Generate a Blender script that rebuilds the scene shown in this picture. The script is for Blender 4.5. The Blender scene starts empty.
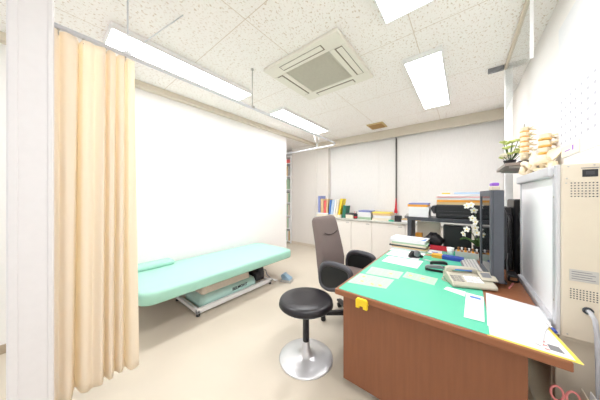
import bpy, bmesh, math, random
from mathutils import Vector, Matrix
random.seed(7)
S = bpy.context.scene
COL = S.collection
PI = math.pi
CZ = 2.72            # ceiling height

# ------------------------------------------------------------------ materials
def lin(c):
    return tuple(((v/255)/12.92 if v/255 <= .04045 else ((v/255+.055)/1.055)**2.4) for v in c)
def mat(name, rgb, rough=.5, metal=0., var=.03, scale=30., bump=0., spec=.5, trans=0., sss=0., stretch=None):
    m = bpy.data.materials.new(name); m.use_nodes = True
    n = m.node_tree.nodes; l = m.node_tree.links
    b = n['Principled BSDF']
    b.inputs['Roughness'].default_value = rough; b.inputs['Metallic'].default_value = metal
    b.inputs['Specular IOR Level'].default_value = spec
    b.inputs['Transmission Weight'].default_value = trans
    tc = n.new('ShaderNodeTexCoord'); mp = n.new('ShaderNodeMapping'); nz = n.new('ShaderNodeTexNoise')
    l.new(tc.outputs['Object'], mp.inputs['Vector']); l.new(mp.outputs['Vector'], nz.inputs['Vector'])
    if stretch: mp.inputs['Scale'].default_value = stretch
    nz.inputs['Scale'].default_value = scale; nz.inputs['Detail'].default_value = 4
    cr = n.new('ShaderNodeValToRGB'); c = lin(rgb)
    cr.color_ramp.elements[0].position = .3; cr.color_ramp.elements[1].position = .7
    cr.color_ramp.elements[0].color = tuple(v*(1-var) for v in c)+(1,)
    cr.color_ramp.elements[1].color = tuple(min(1, v*(1+var)) for v in c)+(1,)
    l.new(nz.outputs['Fac'], cr.inputs['Fac']); l.new(cr.outputs['Color'], b.inputs['Base Color'])
    if bump:
        bp = n.new('ShaderNodeBump'); bp.inputs['Strength'].default_value = bump; bp.inputs['Distance'].default_value = .004
        l.new(nz.outputs['Fac'], bp.inputs['Height']); l.new(bp.outputs['Normal'], b.inputs['Normal'])
    return m
def emit(name, rgb, st):
    m = bpy.data.materials.new(name); m.use_nodes = True
    n = m.node_tree.nodes; l = m.node_tree.links
    b = n['Principled BSDF']; c = lin(rgb)
    b.inputs['Base Color'].default_value = c+(1,)
    b.inputs['Emission Color'].default_value = c+(1,); b.inputs['Emission Strength'].default_value = st
    return m

M = {}
M['wall'] = mat('wall_paint', (250,248,246), .75, var=.01, scale=60, bump=.05)
M['wall_r'] = mat('right_wall_paint', (248,244,240), .7, var=.01, scale=60, bump=.05)
M['beam'] = mat('beige_beam_paint', (226,216,198), .7, var=.02)
M['soffit'] = mat('soffit_paint', (214,205,188), .7, var=.02)
M['closet'] = mat('closet_laminate', (236,230,223), .5, var=.012, scale=8, stretch=(6,6,.5))
M['base'] = mat('baseboard_vinyl', (186,168,146), .6)
M['base_l'] = mat('baseboard_light', (222,210,192), .6)
M['post'] = mat('post_paint', (236,234,235), .45, var=.01)
M['gloss'] = mat('gloss_paint', (226,227,226), .08, var=.01)
M['white'] = mat('white_enamel', (245,245,244), .35, var=.01)
M['rail'] = mat('rail_aluminium', (216,217,221), .4, .0, var=.01)
M['rod'] = mat('hanger_steel', (190,186,180), .35, .5)
M['blind'] = mat('blind_fabric', (238,236,233), .85, var=.02, scale=90, bump=.08, stretch=(1,1,.15))
M['mullion'] = mat('window_aluminium', (136,133,130), .4, .4)
M['counter'] = mat('counter_laminate', (205,205,198), .35, var=.03)
M['cabinet'] = mat('cabinet_laminate', (240,235,228), .5, var=.01)
M['wood'] = mat('desk_wood', (140,88,58), .38, var=.07, scale=6, stretch=(9,9,.7), bump=.05)
M['wood_top'] = mat('desk_wood_edge', (150,96,64), .35, var=.07, scale=6, stretch=(.7,9,9))
M['gap_shade'] = mat('desk_shadow_rail', (70,42,28), .6)
M['mint'] = mat('mint_vinyl', (172,224,206), .42, var=.015, scale=12)
M['mint_d'] = mat('mint_plastic', (188,226,218), .45, var=.015)
M['bellow'] = mat('beige_bellows', (238,228,212), .7)
M['cream'] = mat('cream_plastic', (226,216,196), .45, var=.012)
M['beige'] = mat('beige_steel', (222,212,194), .45, var=.015, scale=12)
M['phone'] = mat('phone_plastic', (194,188,170), .45, var=.015)
M['key'] = mat('phone_key', (168,164,156), .5)
M['keyw'] = mat('phone_white_key', (240,240,242), .5)
M['dark'] = mat('dark_plastic', (44,44,48), .45, var=.06)
M['black'] = mat('black_plastic', (26,26,29), .4, var=.08)
M['charc'] = mat('charcoal_plastic', (66,68,74), .5, var=.04)
M['mon'] = mat('monitor_plastic', (84,87,95), .5, var=.03)
M['screen'] = mat('screen_glass', (22,24,28), .06, var=.05)
M['vinyl'] = mat('black_vinyl', (30,29,34), .3, var=.08, scale=40, bump=.06)
M['taupe'] = mat('taupe_upholstery', (124,110,106), .8, var=.05, scale=260, bump=.12)
M['seam'] = mat('seam_thread', (66,56,55), .8)
M['arm'] = mat('arm_rubber', (78,78,84), .45, var=.05)
M['armp'] = mat('arm_panel', (32,34,34), .55, var=.05)
M['chrome'] = mat('brushed_steel', (228,228,230), .3, .5, var=.03, scale=14)
M['glass'] = mat('clear_glass', (250,252,252), .02, trans=1., var=.002)
M['viewscreen'] = mat('milky_acrylic', (249,249,251), .45, var=.006)
M['alu'] = mat('anodised_aluminium', (212,213,217), .35, .35, var=.02)
M['paper'] = mat('white_paper', (240,240,241), .8, var=.012)
M['paper3'] = mat('grey_white_paper', (226,227,231), .8, var=.012)
M['paper2'] = mat('cream_paper', (240,232,212), .8, var=.015)
M['ink'] = mat('grey_print', (182,182,192), .8)
M['inkd'] = mat('dark_print', (70,74,80), .7)
M['blue'] = mat('blue_print', (80,130,205), .6)
M['bluebook'] = mat('blue_cover', (136,146,198), .6)
M['navy'] = mat('royal_blue_card', (52,76,170), .5)
M['red'] = mat('red_plastic', (214,40,58), .45)
M['pink'] = mat('pink_plastic', (240,150,150), .45)
M['redcov'] = mat('coral_cover', (238,110,108), .6)
M['tan'] = mat('tan_cover', (222,192,146), .6)
M['yellow'] = mat('yellow_plastic', (248,214,40), .4)
M['yellowf'] = mat('yellow_folder', (246,220,96), .45)
M['orange'] = mat('orange_folder', (246,172,62), .55)
M['brown'] = mat('brown_card', (150,98,58), .6)
M['green'] = mat('dark_green_cover', (40,112,92), .5)
M['greenc'] = mat('pale_green_cover', (178,206,176), .6)
M['lightblue'] = mat('light_blue_cover', (190,214,240), .6)
M['teal'] = mat('teal_plastic', (80,190,160), .5)
M['purple'] = mat('purple_plastic', (150,96,205), .5)
M['mat'] = mat('green_desk_mat', (100,204,170), .22, var=.02, scale=5)
M['listp'] = mat('pale_green_list', (190,222,196), .3, var=.05, scale=40)
M['grey'] = mat('mid_grey_plastic', (128,128,132), .5)
M['lgrey'] = mat('light_grey_plastic', (196,194,190), .5)
M['shelfb'] = mat('shelf_brown_grey', (150,138,130), .55)
M['leaf'] = mat('leaf_green', (74,104,52), .5, var=.15)
M['lime'] = mat('lime_leaf', (202,214,130), .6, var=.12)
M['petal'] = mat('white_petal', (250,248,240), .6)
M['bone'] = mat('bone_plastic', (244,228,196), .45, var=.04)
M['disc'] = mat('orange_disc', (238,180,84), .45)
M['aco'] = mat('air_unit_plastic', (238,234,222), .45, var=.01)
M['acg'] = mat('air_unit_grille', (206,202,188), .55)
M['slot'] = mat('air_slot_dark', (128,116,100), .6)
M['ventc'] = mat('ceiling_vent_tan', (206,182,132), .6)
M['ventd'] = mat('ceiling_vent_slats', (176,138,84), .6)
M['cable'] = mat('grey_cable', (196,198,204), .5)
M['bluegrey'] = mat('blue_grey_plastic', (150,180,202), .5)
M['lens'] = emit('lamp_diffuser', (253,252,255), 11.)

def curtain_material():
    m = mat('cream_curtain_cloth', (255,253,249), .9, var=.02, scale=300, bump=.05)
    n = m.node_tree.nodes; l = m.node_tree.links
    out = n['Material Output']; b = n['Principled BSDF']
    tr = n.new('ShaderNodeBsdfTranslucent'); tr.inputs['Color'].default_value = lin((255,238,208))+(1,)
    mx = n.new('ShaderNodeMixShader'); mx.inputs[0].default_value = .5
    l.new(b.outputs[0], mx.inputs[1]); l.new(tr.outputs[0], mx.inputs[2]); l.new(mx.outputs[0], out.inputs['Surface'])
    return m
M['curtain'] = curtain_material()

def pane_material():
    m = bpy.data.materials.new('thin_clear_pane'); m.use_nodes = True
    n = m.node_tree.nodes; l = m.node_tree.links; out = n['Material Output']
    tr = n.new('ShaderNodeBsdfTransparent'); tr.inputs[0].default_value = (.96,.97,.97,1)
    gl = n.new('ShaderNodeBsdfGlossy'); gl.inputs['Roughness'].default_value = .03
    mx = n.new('ShaderNodeMixShader'); mx.inputs[0].default_value = .12; l.new(tr.outputs[0],mx.inputs[1]); l.new(gl.outputs[0],mx.inputs[2]); l.new(mx.outputs[0],out.inputs['Surface'])
    return m
M['pane'] = pane_material()

def floor_material():
    m = mat('cream_vinyl_floor', (217,207,190), .3, var=.02, scale=3, spec=.4)
    n = m.node_tree.nodes; l = m.node_tree.links; b = n['Principled BSDF']
    nz = n.new('ShaderNodeTexNoise'); nz.inputs['Scale'].default_value = 3.5; nz.inputs['Detail'].default_value = 6
    tc = n.new('ShaderNodeTexCoord'); l.new(tc.outputs['Object'], nz.inputs['Vector'])
    mr = n.new('ShaderNodeMapRange'); mr.inputs[3].default_value = .28; mr.inputs[4].default_value = .42
    l.new(nz.outputs['Fac'], mr.inputs[0]); l.new(mr.outputs[0], b.inputs['Roughness'])
    return m
M['floor'] = floor_material()

def ceiling_material():
    # pitted rock-wool board: worm-shaped pits and thin joints between the boards
    m = bpy.data.materials.new('pitted_ceiling_board'); m.use_nodes = True
    n = m.node_tree.nodes; l = m.node_tree.links; b = n['Principled BSDF']
    b.inputs['Roughness'].default_value = .9
    tc = n.new('ShaderNodeTexCoord')
    mp = n.new('ShaderNodeMapping'); mp.inputs['Scale'].default_value = (74, 46, 1); l.new(tc.outputs['Object'], mp.inputs['Vector'])
    nz = n.new('ShaderNodeTexNoise'); nz.inputs['Scale'].default_value = 1.; nz.inputs['Detail'].default_value = 2.5; nz.inputs['Roughness'].default_value = .6
    nz.inputs['Distortion'].default_value = .4
    l.new(mp.outputs['Vector'], nz.inputs['Vector'])
    cr = n.new('ShaderNodeValToRGB')
    cr.color_ramp.elements[0].position = .33; cr.color_ramp.elements[0].color = lin((217,201,184))+(1,)
    cr.color_ramp.elements[1].position = .43; cr.color_ramp.elements[1].color = lin((253,249,245))+(1,)
    l.new(nz.outputs['Fac'], cr.inputs['Fac'])
    # joints
    sp = n.new('ShaderNodeSeparateXYZ'); l.new(tc.outputs['Object'], sp.inputs[0])
    def joint(sock, off, per):
        a = n.new('ShaderNodeMath'); a.operation = 'SUBTRACT'; a.inputs[1].default_value = off; l.new(sock, a.inputs[0])
        q = n.new('ShaderNodeMath'); q.operation = 'PINGPONG'; q.inputs[1].default_value = per/2; l.new(a.outputs[0], q.inputs[0])
        r = n.new('ShaderNodeMath'); r.operation = 'LESS_THAN'; r.inputs[1].default_value = .0028; l.new(q.outputs[0], r.inputs[0])
        return r.outputs[0]
    mx = n.new('ShaderNodeMath'); mx.operation = 'MAXIMUM'
    l.new(joint(sp.outputs['X'], .799, .997), mx.inputs[0]); l.new(joint(sp.outputs['Y'], -.689, .96), mx.inputs[1])
    mc = n.new('ShaderNodeMix'); mc.data_type = 'RGBA'
    l.new(mx.outputs[0], mc.inputs[0]); l.new(cr.outputs['Color'], mc.inputs[6]); mc.inputs[7].default_value = lin((222,209,194))+(1,)
    l.new(mc.outputs[2], b.inputs['Base Color'])
    bp = n.new('ShaderNodeBump'); bp.inputs['Strength'].default_value = .5; bp.inputs['Distance'].default_value = .006
    l.new(cr.outputs['Color'], bp.inputs['Height']); l.new(bp.outputs['Normal'], b.inputs['Normal'])
    return m
M['ceiling'] = ceiling_material()

# ------------------------------------------------------------------ mesh helper
class B:
    def __init__(s): s.bm = bmesh.new()
    def _xf(s, vs, mx):
        if mx is not None: bmesh.ops.transform(s.bm, matrix=mx, verts=vs)
    def box(s, x0,x1,y0,y1,z0,z1, bev=0, seg=2, mx=None):
        t = bmesh.new(); bmesh.ops.create_cube(t, size=1)
        for v in t.verts:
            v.co = Vector(((x0+x1)/2+v.co.x*(x1-x0), (y0+y1)/2+v.co.y*(y1-y0), (z0+z1)/2+v.co.z*(z1-z0)))
        if bev: bmesh.ops.bevel(t, geom=t.edges[:], offset=bev, segments=seg, profile=.5, affect='EDGES')
        return s._merge(t, mx)
    def _merge(s, t, mx=None, smooth=False):
        if mx is not None: bmesh.ops.transform(t, matrix=mx, verts=t.verts[:])
        d = {v: s.bm.verts.new(v.co) for v in t.verts}
        for f in t.faces:
            try:
                g = s.bm.faces.new([d[v] for v in f.verts]); g.smooth = smooth or f.smooth
            except ValueError: pass
        t.free(); return s
    def lathe(s, prof, seg=32, c=(0,0,0), mx=None, smooth=True):
        t = bmesh.new(); rings = []
        for r, z in prof:
            if r < 1e-6: rings.append([t.verts.new((c[0],c[1],c[2]+z))])
            else: rings.append([t.verts.new((c[0]+r*math.cos(2*PI*i/seg), c[1]+r*math.sin(2*PI*i/seg), c[2]+z)) for i in range(seg)])
        for a, b in zip(rings, rings[1:]):
            for i in range(seg):
                j = (i+1) % seg
                if len(a) == 1 and len(b) == 1: continue
                if len(a) == 1: t.faces.new((a[0], b[j], b[i]))
                elif len(b) == 1: t.faces.new((a[i], a[j], b[0]))
                else: t.faces.new((a[i], a[j], b[j], b[i]))
        for R in (rings[0], rings[-1]):
            if len(R) > 1: t.faces.new(R)
        bmesh.ops.recalc_face_normals(t, faces=t.faces[:])
        for f in t.faces: f.smooth = smooth and len(f.verts) <= 4
        return s._merge(t, mx)
    def tube(s, pts, r, seg=8, closed=False, mx=None):
        pts = [Vector(p) for p in pts]; t = bmesh.new(); n = len(pts); rings = []
        up = Vector((0,0,1))
        for i, p in enumerate(pts):
            if closed: d = pts[(i+1) % n]-pts[i-1]
            else: d = pts[min(i+1,n-1)]-pts[max(i-1,0)]
            d.normalize()
            a = d.cross(up)
            if a.length < 1e-3: a = d.cross(Vector((1,0,0)))
            a.normalize(); b = a.cross(d).normalized()
            if i and (rings[-1][1].dot(a) < 0): a = -a; b = -b
            rr = r[i] if isinstance(r, (list, tuple)) else r
            rings.append(([t.verts.new(p+a*rr*math.cos(2*PI*k/seg)+b*rr*math.sin(2*PI*k/seg)) for k in range(seg)], a))
        R = [q[0] for q in rings]
        for i in range(n if closed else n-1):
            A, C = R[i], R[(i+1) % n]
            for k in range(seg):
                t.faces.new((A[k], A[(k+1) % seg], C[(k+1) % seg], C[k]))
        if not closed: t.faces.new(R[0]); t.faces.new(R[-1])
        bmesh.ops.recalc_face_normals(t, faces=t.faces[:])
        for f in t.faces: f.smooth = len(f.verts) == 4
        return s._merge(t, mx)
    def prism(s, poly, a0, a1, axis='z', bev=0, mx=None, seg=2):
        # poly in the two remaining axes (x,y for z; x,z for y; y,z for x), extruded a0..a1
        f = {'z': lambda p,a: (p[0],p[1],a), 'y': lambda p,a: (p[0],a,p[1]), 'x': lambda p,a: (a,p[0],p[1])}[axis]
        t = bmesh.new()
        A = [t.verts.new(f(p,a0)) for p in poly]; C = [t.verts.new(f(p,a1)) for p in poly]
        t.faces.new(A); t.faces.new(C); n = len(poly)
        for i in range(n): t.faces.new((A[i],A[(i+1)%n],C[(i+1)%n],C[i]))
        bmesh.ops.recalc_face_normals(t, faces=t.faces[:])
        if bev: bmesh.ops.bevel(t, geom=t.edges[:], offset=bev, segments=seg, profile=.5, affect='EDGES')
        return s._merge(t, mx)
    def ball(s, c, r, sc=(1,1,1), mx=None, u=14, v=10):
        t = bmesh.new(); bmesh.ops.create_uvsphere(t, u_segments=u, v_segments=v, radius=r)
        for q in t.verts: q.co = Vector((c[0]+q.co.x*sc[0], c[1]+q.co.y*sc[1], c[2]+q.co.z*sc[2]))
        return s._merge(t, mx, True)
    def grid(s, fn, nu, nv, smooth=True):
        V = [[s.bm.verts.new(fn(i/nu, j/nv)) for j in range(nv+1)] for i in range(nu+1)]
        for i in range(nu):
            for j in range(nv):
                g = s.bm.faces.new((V[i][j],V[i+1][j],V[i+1][j+1],V[i][j+1])); g.smooth = smooth
        return s
    def loft(s, secs, smooth=True, mx=None):
        t = bmesh.new(); R = [[t.verts.new(p) for p in q] for q in secs]; n = len(R[0])
        for a, b in zip(R, R[1:]):
            for k in range(n): t.faces.new((a[k],a[(k+1)%n],b[(k+1)%n],b[k])).smooth = smooth
        t.faces.new(R[0]); t.faces.new(R[-1])
        bmesh.ops.recalc_face_normals(t, faces=t.faces[:])
        return s._merge(t, mx)
    def sheet(s, pts, z, th=.0012):
        return s.prism(pts, z, z+th)
    def ob(s, name, m, parent=None, w=False, label=None, solid=0):
        me = bpy.data.meshes.new(name); s.bm.normal_update(); s.bm.to_mesh(me); s.bm.free()
        me.materials.append(M[m] if isinstance(m, str) else m)
        o = bpy.data.objects.new(name, me); COL.objects.link(o)
        if parent is not None:
            o.parent = parent
            if w:
                top = parent
                while top.parent: top = top.parent
                me.transform((Matrix.Translation(top.location) @ Matrix.Rotation(top.rotation_euler.z, 4, 'Z')).inverted())
        else:
            xs = [v.co for v in me.vertices]
            c = Vector(((min(v.x for v in xs)+max(v.x for v in xs))/2, (min(v.y for v in xs)+max(v.y for v in xs))/2, min(v.z for v in xs)))
            me.transform(Matrix.Translation(-c)); o.location = c
        if label: o['label'] = label
        if solid:
            md = o.modifiers.new('thickness', 'SOLIDIFY'); md.thickness = solid; md.offset = 0
        return o

def thing(name, label, cat, loc=(0,0,0), rotz=0, group=None):
    o = bpy.data.objects.new(name, None); COL.objects.link(o); o.empty_display_size = .1
    o.location = loc; o.rotation_euler = (0,0,rotz); o['label'] = label; o['category'] = cat
    if group: o['group'] = group
    return o
def tag(o, label, cat, group=None):
    o['label'] = label; o['category'] = cat
    if group: o['group'] = group
    return o
def struct(o, label=None):
    o['kind'] = 'structure'
    if label: o['label'] = label
    return o
def dup(root, loc, rotz=None, label=None):
    r = root.copy(); COL.objects.link(r); r.location = loc
    if rotz is not None: r.rotation_euler = (0,0,rotz)
    if label: r['label'] = label
    for ch in list(root.children):
        c = ch.copy(); COL.objects.link(c); c.parent = r
        for g in list(ch.children):
            d = g.copy(); COL.objects.link(d); d.parent = c
    return r
def RZ(a, c=(0,0,0)):
    return Matrix.Translation(c) @ Matrix.Rotation(a,4,'Z') @ Matrix.Translation(-Vector(c))
def text_mesh(txt, size, mx, depth=.0006, bold=0.):
    cu = bpy.data.curves.new('lettering', 'FONT'); cu.body = txt; cu.size = size; cu.extrude = depth; cu.align_x = 'CENTER'; cu.align_y = 'CENTER'; cu.offset = bold
    o = bpy.data.objects.new('lettering', cu); COL.objects.link(o)
    bpy.context.view_layer.update()
    me = bpy.data.meshes.new_from_object(o.evaluated_get(bpy.context.evaluated_depsgraph_get()))
    b = B(); b.bm.from_mesh(me); bmesh.ops.transform(b.bm, matrix=mx, verts=b.bm.verts[:])
    bpy.data.objects.remove(o); bpy.data.meshes.remove(me)
    return b

# ------------------------------------------------------------------ the setting
struct(B().box(-4.95,.7,-1.6,4.95,-.1,0).ob('floor','floor'))
struct(B().box(-4.95,.7,-1.6,4.95,CZ,CZ+.1).ob('ceiling','ceiling'))
struct(B().box(-3.25,-3.1,-1.6,3.41,0,CZ).ob('wall_left','wall'))
struct(B().box(.52,.67,-.6,4.95,0,CZ).ob('wall_right','wall_r'))
wb = B(); wb.box(-4.8,-2.67,4.75,4.9,0,CZ).box(-2.67,.52,4.75,4.9,0,.95).box(-2.67,.52,4.75,4.9,2.6,CZ)
struct(wb.ob('wall_back','wall'))
struct(B().box(-4.95,-4.8,3.2,4.9,0,CZ).ob('wall_recess','wall'))
# window behind the blinds
w = struct(B().box(-2.66,.51,4.79,4.80,.96,2.59).ob('window_1','glass'), 'wide window behind the closed panel blinds')
fr = B()
for x,xw in ((-2.66,.07),(-1.22,.15),(.44,.07)): fr.box(x,x+xw,4.77,4.83,.955,2.595,.006)
fr.box(-2.66,.51,4.77,4.83,.955,1.0,.006).box(-2.66,.51,4.77,4.83,2.55,2.595,.006)
fo = fr.ob('window_frame','mullion',w); fo.data.transform(Matrix.Translation(-w.location))
# beam along the left wall, curtain-box soffit at the back
struct(B().box(-3.1,-3.01,-1.6,4.471,2.655,CZ,.004).ob('trim_1','beam'), 'beige beam along the top of the left wall')
struct(B().box(-3.03,.52,4.45,4.489,2.55,CZ,.003).ob('trim_2','soffit'), 'beige curtain box along the top of the back window')
# closet wall in the recess and the pillar beside the window
struct(B().box(-3.85,-3.03,4.472,4.75,.07,CZ,.002).box(-3.85,-3.03,4.49,4.75,0,.07).ob('wall_closet','closet'))
struct(B().box(-3.028,-2.67,4.49,4.75,0,CZ,.004).ob('wall_pillar','closet'))
struct(B().box(-3.85,-2.8,4.455,4.47,0,.07,.003).ob('baseboard_back','base_l'))
struct(B().box(-3.1,-3.085,-1.6,3.41,0,.075,.003).ob('baseboard_left','base'))
struct(B().box(.505,.52,-.6,4.06,0,.075,.003).ob('baseboard_right','base'))
# free-standing white post in the left foreground
p = B().box(-1.86,-1.705,-.104,.044,0,CZ,.01,3); p.box(-1.70-.006,-1.70,-.098,-.07,0,CZ,.002).box(-1.706,-1.70,.022,.039,0,CZ,.002)
struct(p.ob('trim_3','post'), 'white square post in the left foreground')

# ------------------------------------------------------------------ ceiling lamps
def lamp(x0,x1,y0,y1,label):
    cx, cy = (x0+x1)/2, (y0+y1)/2
    t = thing('ceiling_light', label, 'light', (cx,cy,CZ-.05), 0, 'flat rectangular ceiling lights')
    a, b = (x1-x0)/2, (y1-y0)/2
    f = B().box(-a,a,-b,b,.02,.05,.004)
    f.box(-a,-a+.012,-b,b,0,.02,.002).box(a-.012,a,-b,b,0,.02,.002).box(-a+.012,a-.012,-b,-b+.012,0,.02,.002).box(-a+.012,a-.012,b-.012,b,0,.02,.002)
    f.ob('housing','white',t)
    B().box(-a+.012,a-.012,-b+.012,b-.012,.004,.02,.003).ob('diffuser','lens',t)
lamp(-2.48,-2.16,.338,1.714,'long ceiling light above the curtain and the head of the mint bed')
lamp(-2.48,-2.16,2.3,3.65,'long ceiling light beyond the curtain rail, nearest the recess')
lamp(-.475,-.155,.28,1.655,'ceiling light cut by the top edge of the photo, right of the air conditioner')
lamp(-.475,-.155,2.265,3.64,'ceiling light over the far half of the desk')

# ------------------------------------------------------------------ air conditioner cassette
def cassette():
    x0,x1,y0,y1 = -1.69,-.80,1.49,2.34; cx, cy = (x0+x1)/2, (y0+y1)/2
    t = thing('air_conditioner','cream four-way air conditioner cassette set in the ceiling','air conditioner',(cx,cy,CZ-.035))
    a, b = .445, .425
    ga, gb = .27, .26
    f = B()
    f.box(-a,a,-b,-gb,0,.035,.008).box(-a,a,gb,b,0,.035,.008).box(-a,-ga,-gb,gb,0,.035,.004).box(ga,a,-gb,gb,0,.035,.004)
    f.ob('panel','aco',t)
    g = B().box(-ga+.004,ga-.004,-gb+.004,gb-.004,.006,.02)
    for k in range(26):
        y = -gb+.02+k*(2*gb-.04)/25
        g.box(-ga+.015,ga-.015,y-.004,y+.004,.001,.006)
    g.ob('intake_grille','acg',t)
    for i in range(4):
        mx = Matrix.Rotation(i*PI/2,4,'Z')
        r = (b if i % 2 == 0 else a)-.085
        s_ = B().box(-.255,.255,-r-.038,-r+.038,-.0015,.003,.001,mx=mx)
        so = s_.ob('air_outlet','slot',t)
        B().box(-.245,.245,-r-.034,-r+.022,-.006,-.001,.002,mx=mx).ob('louver','aco',so)
cassette()
t = thing('ceiling_vent','small tan square vent on the ceiling near the window','vent',(-1.32,4.06,CZ-.03))
B().box(-.15,.15,-.16,.16,.012,.03,.004).ob('frame','ventc',t)
q = B()
for k in range(7): q.box(-.12,.12,-.12+k*.036,-.12+k*.036+.022,0,.012,.001)
q.ob('slats','ventd',t)

# ------------------------------------------------------------------ curtain rail, curtain
ZR = 2.30
t = thing('curtain_rail','white L-shaped curtain rail hung from the ceiling around the bed','curtain rail',(-1.78,.05,ZR))
path = [(-1.78,.046,ZR),(-1.785,1.2,ZR),(-1.80,3.2,ZR)]
for k in range(1,8):
    a = k/8*PI/2; path.append((-1.80-.20*(1-math.cos(a)), 3.2+.21*math.sin(a), ZR))
path += [(-2.0,3.41,ZR),(-2.6,3.415,ZR),(-3.098,3.42,ZR)]
b = B(); b.tube(path, .0145, 6); b.ob('rail','rail',t,True)
h = B(); h.tube([(-1.78,.365,ZR),(-1.78,.365,CZ)],.005).tube([(-1.78,.37,ZR+.02),(-1.665,.67,CZ)],.004); h.box(-1.80,-1.76,.345,.385,ZR-.005,ZR+.02,.003); h.ob('hanger','rail',t,True)
h = B(); h.tube([(-1.787,1.42,ZR),(-1.787,1.42,CZ)],.005).box(-1.805,-1.767,1.40,1.44,ZR-.005,ZR+.02,.003).lathe([(.016,-.012),(.016,0)],12,(-1.787,1.42,CZ)); h.ob('hanger','rod',t,True)
h = B(); h.tube([(-2.28,3.413,ZR),(-2.36,3.35,CZ)],.004).tube([(-2.28,3.413,ZR),(-2.16,3.36,CZ)],.004).box(-2.30,-2.26,3.393,3.433,ZR-.005,ZR+.02,.003); h.ob('hanger','rail',t,True)

t = thing('curtain','cream bed curtain gathered beside the white post','curtain',(-1.78,.17,.18))
PLEATS = [(-.02,-.02,.035,.014),(.065,.055,.03,.012),(.144,.118,.075,.0075),(.205,.19,.02,.014),(.262,.258,.06,.008),(.312,.315,.055,.007),(.356,.366,.05,.007)]
def cur(u, v):
    y = -.085+u*(.487+.025*v)
    fx = .010*math.sin(y*31+1.2*v)*(.5+.8*v)+.006*math.sin(y*77+2*v)
    for yt,yb,dep,wd_ in PLEATS:
        q = (y-(yt+(yb-yt)*v))/(wd_*(1+.7*v))
        fx -= dep*(.75+.45*v)*math.exp(-q*q)-.012*math.exp(-(q/3.2)**2)
    zz = (ZR-.02)+(0.178-(ZR-.02))*v+.006*math.sin(y*60)*v
    return Vector((-1.78+fx, y+.010*v*math.sin(y*14), zz))
B().grid(cur,260,40).ob('cloth','curtain',t,True,solid=.003)
for k in range(5):
    u = (k+.5)/5; q = cur(u,0); hk = B()
    hk.tube([(-1.78,q.y,ZR-.006),(-1.78,q.y,ZR-.03),(q.x,q.y,ZR-.045)],.003,6).ball((-1.78,q.y,ZR-.014),.007)
    hk.ob('hook','rod',t,True)

# ------------------------------------------------------------------ blinds at the back
t = thing('panel_blind','pale grey closed panel blind on the left half of the back window','blind',(-1.88,4.6,.9),0,'panel blinds')
def blind(t, xs):
    for i in range(len(xs)-1):
        y = 4.60+(.006 if i % 2 else 0)
        pn = B().box(xs[i]-.004 if i else xs[i],xs[i+1]-.003,y-.003,y+.003,.90,2.60,.001); pn.ob('panel','blind',t,True)
    B().box(xs[0],xs[-1],4.585,4.625,2.60,2.64,.004).ob('headrail','white',t,True)
    B().box(xs[0]+.01,xs[-1]-.01,4.588,4.594,.905,.925,.001).ob('bottom_bar','white',t,True)
blind(t,[-2.66,-2.20,-1.80,-1.45,-1.10])
t2 = thing('panel_blind','pale grey closed panel blind on the right half of the back window','blind',(-.3,4.6,.9),0,'panel blinds')
blind(t2,[-1.083,-.66,-.36,0.0,.22,.50])
t = thing('blind_wand','thin grey blind wand with a red weighted end over the dark gap','blind wand',(-1.095,4.55,1.0))
B().tube([(-1.095,4.55,1.3),(-1.095,4.55,2.60)],.0075).ob('rod','mullion',t,True)
B().lathe([(.03,0),(.034,.02),(.02,.10),(.010,.26),(.006,.3)],14,(-1.095,4.55,1.0)).ob('weight','red',t,True)

# ------------------------------------------------------------------ low cabinets and worktop at the back
struct_y0 = 4.09
xs = [-2.79,-2.27,-1.87,-1.43,-.83,-.25,.50]
names = ['white low cabinet at the left end under the book boxes','white low cabinet second from the left, right of the chair back',
         'white low cabinet with a visible seam, third from the left','white low cabinet behind the desk document pile',
         'white low cabinet behind the desktop shelf','white low cabinet at the right end behind the monitor']
for i in range(6):
    x0, x1 = xs[i]+.002, xs[i+1]-.002
    t = thing('low_cabinet',names[i],'cabinet',((x0+x1)/2,4.28,0),0,'low cabinets under the back window')
    B().box(x0,x1,4.11,4.46,0.0,.835,.002).ob('body','cabinet',t,True)
    dv = B().box(x0+.003,x1-.003,4.09,4.108,.07,.825,.003); d = dv.ob('door','cabinet',t,True)
    cx = x1-.08
    B().box(cx-.035,cx+.035,4.082,4.09,.775,.79,.002).ob('handle','lgrey',d,True)
tag(B().box(-2.8,.51,4.065,4.575,.837,.868,.004).ob('worktop','counter'),'long pale grey worktop on the low cabinets under the window','worktop')
CT = .868

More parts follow.
